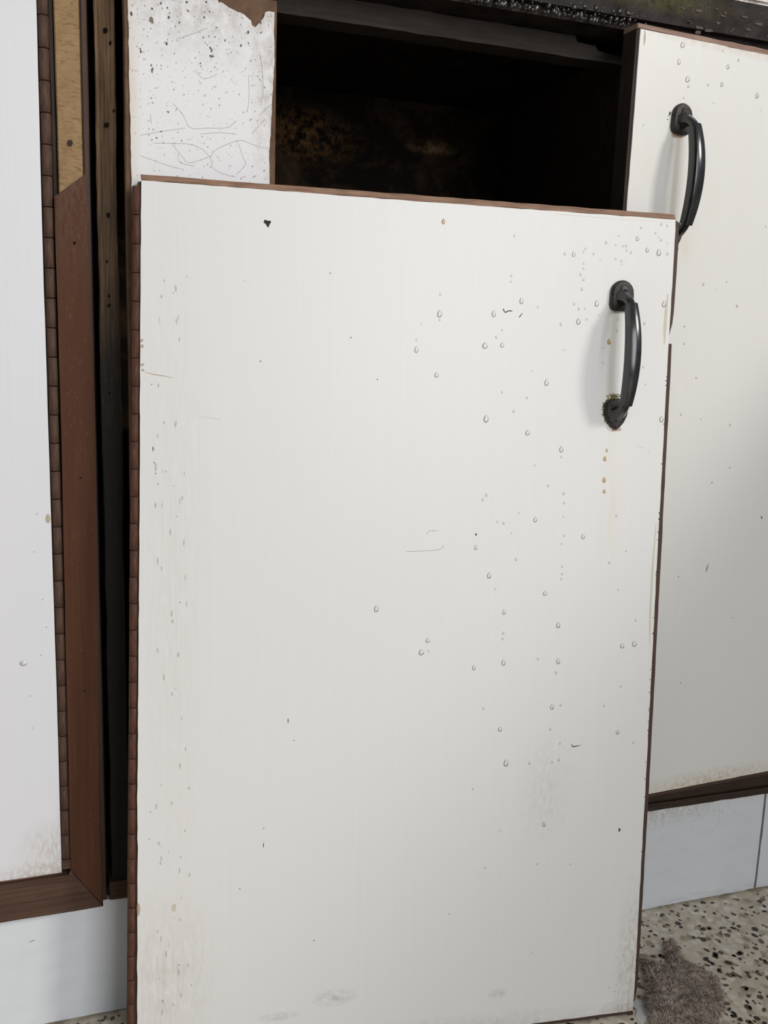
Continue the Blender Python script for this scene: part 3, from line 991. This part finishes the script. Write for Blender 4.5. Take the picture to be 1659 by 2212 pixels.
plate('edge_lipping', ragged(mm([(-3.2, 1.6), (-0.2, 1.6), (2.6, 240.9), (5.8, 418), (8.2, 584.7), (9.8, 683.0), (7.6, 682.6), (4.8, 584), (2.2, 418), (-0.6, 240)]), 0.0001, 0.02, seed=76), 0.0026, T, 'lipping', lean, 0.0004)
piano_hinge(lean, ((-0.0052, 0.0042, 0.004), (0.0072, 0.0042, 0.680)), 0.0035, 0.0196,
            (mm([(-6.6, 3), (-4.2, 3), (7.6, 678), (5.6, 678)]), 0.0062, 0.015), 'hinge', 6)
make_handle(lean, (0.3768, 0.0, 0.5736), True)

# chipped hole showing the brown core
CHIP = [(95.2, 659.9), (97.1, 658.5), (97.6, 657.4), (98.3, 656.4), (99.0, 657.3), (99.5, 658.7), (100.5, 660.2), (100.1, 661.4), (98.1, 661.1), (96.0, 661.9)]
plate('laminate_chip', mm(CHIP), -0.00025, 0.0002, 'brown_chip', lean)

BIG = [(335.1, 650.6), (388.1, 665.5), (397.1, 657.3), (407.2, 655.9), (356.3, 614.0), (414.3, 616.2), (293.7, 613.3), (271.6, 602.6), (228.5, 600.8), (211.1, 573.4), (227.5, 554.8), (265.4, 578.2), (279.4, 579.1),
       (317.2, 551.4), (268.4, 522.2), (303.1, 511.8), (312.6, 442.6), (263.5, 420.6), (275.6, 397.9), (289.2, 367.6), (323.6, 382.2), (336.3, 355.5), (226.4, 346.5), (221.4, 337.0), (290.5, 326.0), (265.4, 322.8),
       (354.4, 428.6), (337.8, 325.1), (332.1, 499.1), (394.1, 336.0), (405.0, 337.3), (418.0, 524.5), (334.1, 286.4), (289.7, 269.9), (295.9, 240.7), (394.1, 261.3), (331.7, 184.7), (341.6, 599.5), (184.2, 373.3)]
SMALL = [(285.9, 661.6), (327.6, 650.6), (343.3, 652.8), (344.7, 655.4), (351.7, 651.9), (357.7, 647.4), (361.8, 661.1), (372.0, 666.6), (378.8, 659.4), (379.3, 656.1), (383.1, 654.6), (390.8, 674.0), (403.2, 670.7), (406.1, 667.6),
         (408.5, 665.7), (408.0, 677.7), (413.0, 677.0), (414.2, 663.4), (414.7, 655.4), (370.0, 659.5), (370.6, 649.0), (375.3, 647.9), (375.9, 645.3), (376.2, 659.2), (341.6, 635.6), (343.8, 640.3), (344.3, 631.8), (343.2, 624.4),
         (337.4, 612.9), (341.5, 609.3), (358.6, 605.1), (346.6, 609.9), (348.5, 601.6), (284.7, 631.7), (284.6, 627.5), (307.3, 609.3), (228.7, 615.3), (228.6, 596.2), (214.5, 592.7), (210.9, 580.5), (278.7, 590.6), (274.4, 584.9),
         (290.8, 528.5), (301.4, 539.3), (280.5, 543.1), (327.0, 596.7), (270.8, 462.4), (267.9, 458.8), (280.8, 441.1), (286.1, 440.0), (297.5, 410.7), (280.8, 386.8), (227.3, 337.8), (337.8, 429.4), (337.4, 404.2), (337.7, 398.0),
         (337.3, 394.0), (335.9, 422.8), (335.8, 463.6), (336.5, 456.0), (336.2, 444.8), (289.3, 350.5), (289.0, 345.9), (319.9, 327.7), (292.9, 431.9), (298.6, 448.2), (332.4, 493.0), (382.7, 445.3), (387.9, 384.0), (392.9, 416.1),
         (378.6, 406.7), (405.0, 357.5), (394.9, 301.3), (336.5, 315.5), (341.6, 287.6), (274.5, 288.4), (333.4, 267.5), (342.7, 254.7), (342.3, 240.4), (336.3, 238.6), (409.0, 251.3), (380.7, 285.1), (316.6, 239.4),
         (330.5, 577.0), (364.1, 568.4), (374.8, 593.9), (375.4, 602.5), (363.5, 579.8), (343.8, 644.1), (398.2, 600.4), (399.0, 566.0), (391.6, 549.5), (402.2, 552.0), (310.2, 486.0), (322.4, 470.0), (305.0, 560.0)]
water_beads(lean, BIG, SMALL, 0.0, 15)
bm = bmesh.new()
for k, (x, z) in enumerate(mm([(371.3, 498.5), (370.0, 491.8), (370.3, 474.6), (370.9, 465.3), (368.5, 584.8), (229.4, 668.8)])):
    s = (0.0010, 0.0014, 0.0015, 0.0012, 0.0015, 0.0014)[k]
    drop_into(bm, x, z, s, s * 1.5, s * 0.6)
finish('tan_water_drops', bm, 'water_tan', lean, True, 'stuff')

bm = bmesh.new()
dots = [(263.3, 431.0), (97.9, 200.0), (79.4, 151.8), (12.1, 220.0), (10.9, 198.6), (93.5, 560.9), (144.0, 626.5), (16.0, 542.2), (34.9, 382.0), (292.6, 182.5), (268.0, 220.0), (327.1, 149.6), (410.7, 57.3), (404.7, 24.4), (399.6, 28.6),
        (326.5, 69.1), (251.2, 112.7), (138.5, 101.8), (32.7, 93.0), (357.3, 146.9), (160.4, 580.4), (181.2, 550.1), (120.8, 270.2), (280.9, 150.6), (17.0, 486.0), (18.2, 478.0), (19.6, 470.5)]
for k, (x, z) in enumerate(mm(dots)):
    s = 0.00095 if k == 0 else 0.00050
    disc(bm, x, z, s * 0.8, s, -0.00015, k, 7, 0.3)
disc(bm, 0.4009, 0.1740, 0.0010, 0.0018, -0.00015, 77, 9, 0.2)
for x, z in mm([(116.0, 286.5), (97.6, 186.3), (16.3, 496.0)]):
    stroke(bm, [(x, z - 0.002), (x + 0.0002, z), (x, z + 0.0018)], 0.0008, -0.00015)
stroke(bm, mm([(353.0, 253.3), (353.8, 251.6), (354.6, 250.8), (357.5, 251.2), (361.4, 251.8)]), 0.0009, -0.00015)
stroke(bm, smooth_line(mm([(278.9, 606.7), (280.1, 604.6), (281.6, 604.0), (283.1, 605.1), (286.7, 605.2)]), 4), 0.0008, -0.00015)
for x, z in mm([(294.4, 603.2), (292.8, 601.0), (293.4, 602.0)]):
    disc(bm, x, z, 0.0004, 0.0006, -0.00015, 5, 7, 0.4)
rr = random.Random(2)
for k in range(26):      # chipped specks along the right edge
    z = rr.uniform(0.02, 0.58)
    disc(bm, 0.4238 - 0.006 * z - rr.random() * 0.0006, z, 0.0004, 0.0007, -0.00015, k, 7, 0.4)
finish('dirt_specks', bm, 'mark_dark', lean, kind='stuff')

bm = bmesh.new()
stroke(bm, smooth_line(mm([(222.8, 431.3), (224.6, 433.6), (226.2, 434.2), (231.7, 434.2)]), 4), 0.00035, -0.00015)
stroke(bm, smooth_line(mm([(206.7, 418.0), (217.2, 418.2), (233.3, 419.3), (237.3, 422.8)]), 6), 0.00035, -0.00015)
stroke(bm, mm([(49.2, 519.9), (65.1, 518.2)]), 0.0005, -0.00015)
stroke(bm, mm([(81.0, 618.3), (83.0, 617.4)]), 0.0006, -0.00015)
stroke(bm, mm([(398.2, 501.5), (404.5, 501.0)]), 0.0005, -0.00015)
stroke(bm, mm([(408.6, 500.0), (408.3, 496.5)]), 0.0005, -0.00015)
finish('surface_scratches', bm, 'mark_grey', lean, kind='stuff')
bm = bmesh.new()
for k in range(70):
    x, z = rr.choice((0.019, 0.024, 0.029, 0.034, 0.040)) + rr.gauss(0, 0.0012), rr.uniform(0.05, 0.62)
    disc(bm, x, z, rr.uniform(0.0003, 0.0008), rr.uniform(0.0006, 0.0030), -0.0001, k, 8, 0.35)
finish('dried_drip_marks', bm, 'faint', lean, kind='stuff')

bm = bmesh.new()
disc(bm, 0.0291, 0.1411, 0.0019, 0.0036, -0.00015, 4, 12, 0.1)
stroke(bm, mm([(417.0, 624), (416.4, 610), (416.2, 596), (416.6, 584)]), 0.0028, -0.00012)
stroke(bm, mm([(418.6, 440), (417.6, 400), (418.0, 360), (419.2, 335)]), 0.0020, -0.00012)
stroke(bm, mm([(417.9, 679.4), (361.8, 679.3)]), 0.0006, -0.00012)
stroke(bm, mm([(317.9, 679.8), (361.8, 679.3)]), 0.0009, -0.00012)
finish('yellow_stains', bm, 'stain_cream', lean, kind='stuff')
bm = bmesh.new()
disc(bm, 0.0024, 0.1425, 0.0014, 0.0055, -0.00015, 2, 12, 0.1)
stroke(bm, mm([(11.0, 550.9), (16.7, 549.4), (23.2, 548.6), (31.3, 547.2)]), 0.0007, -0.00014)
for k, (x, z) in enumerate(mm([(9.2, 573), (9.6, 569), (9.4, 556), (9.8, 552)])):
    disc(bm, x, z, 0.0012, 0.0012, -0.00014, k, 8, 0.4)
disc(bm, 0.3785, 0.5155, 0.0044, 0.0020, -0.00015, 8, 20, 0.25)
finish('rust_stains', bm, 'stain_orange', lean, kind='stuff')
bm = bmesh.new()
rr = random.Random(64)
rim = [(0.3768 + x, 0.5736 + z) for x, z in low_outline() if x < 0.004][2:]
for k in range(150):
    i = rr.randrange(len(rim) - 1)
    t = rr.random()
    x = rim[i][0] + (rim[i + 1][0] - rim[i][0]) * t + rr.gauss(-0.0002, 0.0006)
    z = rim[i][1] + (rim[i + 1][1] - rim[i][1]) * t + rr.gauss(0.0001, 0.0005)
    disc(bm, x, z, rr.uniform(0.0002, 0.0008), rr.uniform(0.0002, 0.0008), -0.0002 - k * 1e-7, k, 6, 0.4)
for k in range(60):
    disc(bm, 0.3755 + rr.gauss(0, 0.0035), 0.5412 + abs(rr.gauss(0, 0.0012)), rr.uniform(0.0002, 0.0006), rr.uniform(0.0003, 0.0008), -0.00022 - k * 1e-7, k, 6, 0.4)
finish('algae_stains', bm, 'stain_green', lean, kind='stuff')

# ================================================================== FLUFFY BROWN CLOTH ON THE FLOOR
CL = [(537.0, -45.3), (548.3, -44.8), (540.3, -63.8), (536.3, -80.2), (543.5, -87.6), (548.8, -97.9), (558.6, -105.3), (545.0, -125.0), (516.7, -158.0), (500.0, -190.0), (476.0, -215.0), (452.0, -205.0), (440.0, -175.0), (457.3, -141.0),
      (474.2, -111.9), (486.6, -93.6), (492.6, -75.2), (500.5, -57.6), (509.5, -73.2), (520.3, -76.3)]
CL = mm(CL)


def inside(x, y):
    c = False
    n = len(CL)
    for i in range(n):
        (x1, y1), (x2, y2) = CL[i], CL[(i + 1) % n]
        if (y1 > y) != (y2 > y) and x < (x2 - x1) * (y - y1) / (y2 - y1) + x1:
            c = not c
    return c


def edge_dist(x, y):
    best = 1.0
    p = Vector((x, y))
    for i in range(len(CL)):
        a, b = Vector(CL[i]), Vector(CL[(i + 1) % len(CL)])
        d = b - a
        t = max(0, min(1, (p - a).dot(d) / d.length_squared))
        best = min(best, (a + d * t - p).length)
    return best


def cloth_h(x, y):
    d = edge_dist(x, y)
    return 0.0008 + 0.0062 * (1 - math.exp(-d / 0.007)) + 0.0009 * math.sin(x * 260 + y * 90) * math.sin(y * 210 - x * 60)


cloth = empty('cleaning_cloth', (0.505, -0.13, 0.0))
tag(cloth, 'fluffy grey-brown cleaning cloth lying on the speckled floor beside the leaning door', 'cloth')
bm = bmesh.new()
g = 0.0022
grid = {}
nx, ny = 62, 84
for i in range(nx):
    for j in range(ny):
        x, y = 0.432 + i * g, -0.222 + j * g
        if inside(x, y):
            h = cloth_h(x, y)
            grid[i, j] = (bm.verts.new((x - 0.505, y + 0.13, h)), bm.verts.new((x - 0.505, y + 0.13, 0.0004)))
for (i, j) in grid:
    q = [(i, j), (i + 1, j), (i + 1, j + 1), (i, j + 1)]
    if all(k in grid for k in q):
        bm.faces.new([grid[k][0] for k in q])
        bm.faces.new([grid[k][1] for k in q][::-1])
border = [e for e in bm.edges if len(e.link_faces) == 1]
pairs = {}
for a, b in grid.values():
    pairs[a] = b
for e in border:
    a, b = e.verts
    if a in pairs and b in pairs:
        bm.faces.new((a, b, pairs[b], pairs[a]))
bmesh.ops.delete(bm, geom=[v for v in bm.verts if not v.link_faces], context='VERTS')
bmesh.ops.recalc_face_normals(bm, faces=bm.faces)
finish('cloth_body', bm, 'cloth', cloth, True)
bm = bmesh.new()
rr = random.Random(77)
cnt = 0
while cnt < 9000:
    x, y = rr.uniform(0.432, 0.562), rr.uniform(-0.222, -0.043)
    if not inside(x, y):
        continue
    cnt += 1
    h = cloth_h(x, y) - 0.0008
    a = math.sin(x * 70) * 1.6 + math.sin(y * 55 + 1) * 1.6 + rr.gauss(0, 0.7)
    L = rr.uniform(0.004, 0.0095)
    dx, dy = math.cos(a), math.sin(a)
    w = 0.00030
    p0 = Vector((x - 0.505, y + 0.13, h))
    p1 = p0 + Vector((dx * L * 0.5, dy * L * 0.5, 0.0016 + rr.random() * 0.0012))
    p2 = p0 + Vector((dx * L, dy * L, 0.0009 + rr.random() * 0.0012))
    s = Vector((-dy, dx, 0)) * w
    v = [bm.verts.new(p) for p in (p0 - s, p0 + s, p1 + s, p1 - s, p2)]
    bm.faces.new((v[0], v[1], v[2], v[3]))
    bm.faces.new((v[3], v[2], v[4]))
finish('cloth_pile', bm, 'fibre', cloth, kind='stuff')

# pale dried putty at the door's foot, part of the floor
bm = bmesh.new()
slab(bm, [(0, 0)] * 0 or mm([(451, -138), (462, -131), (470.5, -119), (470, -112), (463, -109), (456.5, -113), (457, -121), (451, -128)]), 0.0, 0.00055)
for v in bm.verts:
    v.co = Vector((v.co.x, v.co.z, 0.00060 - v.co.y))
finish('dried_putty', bm, 'putty', floor)
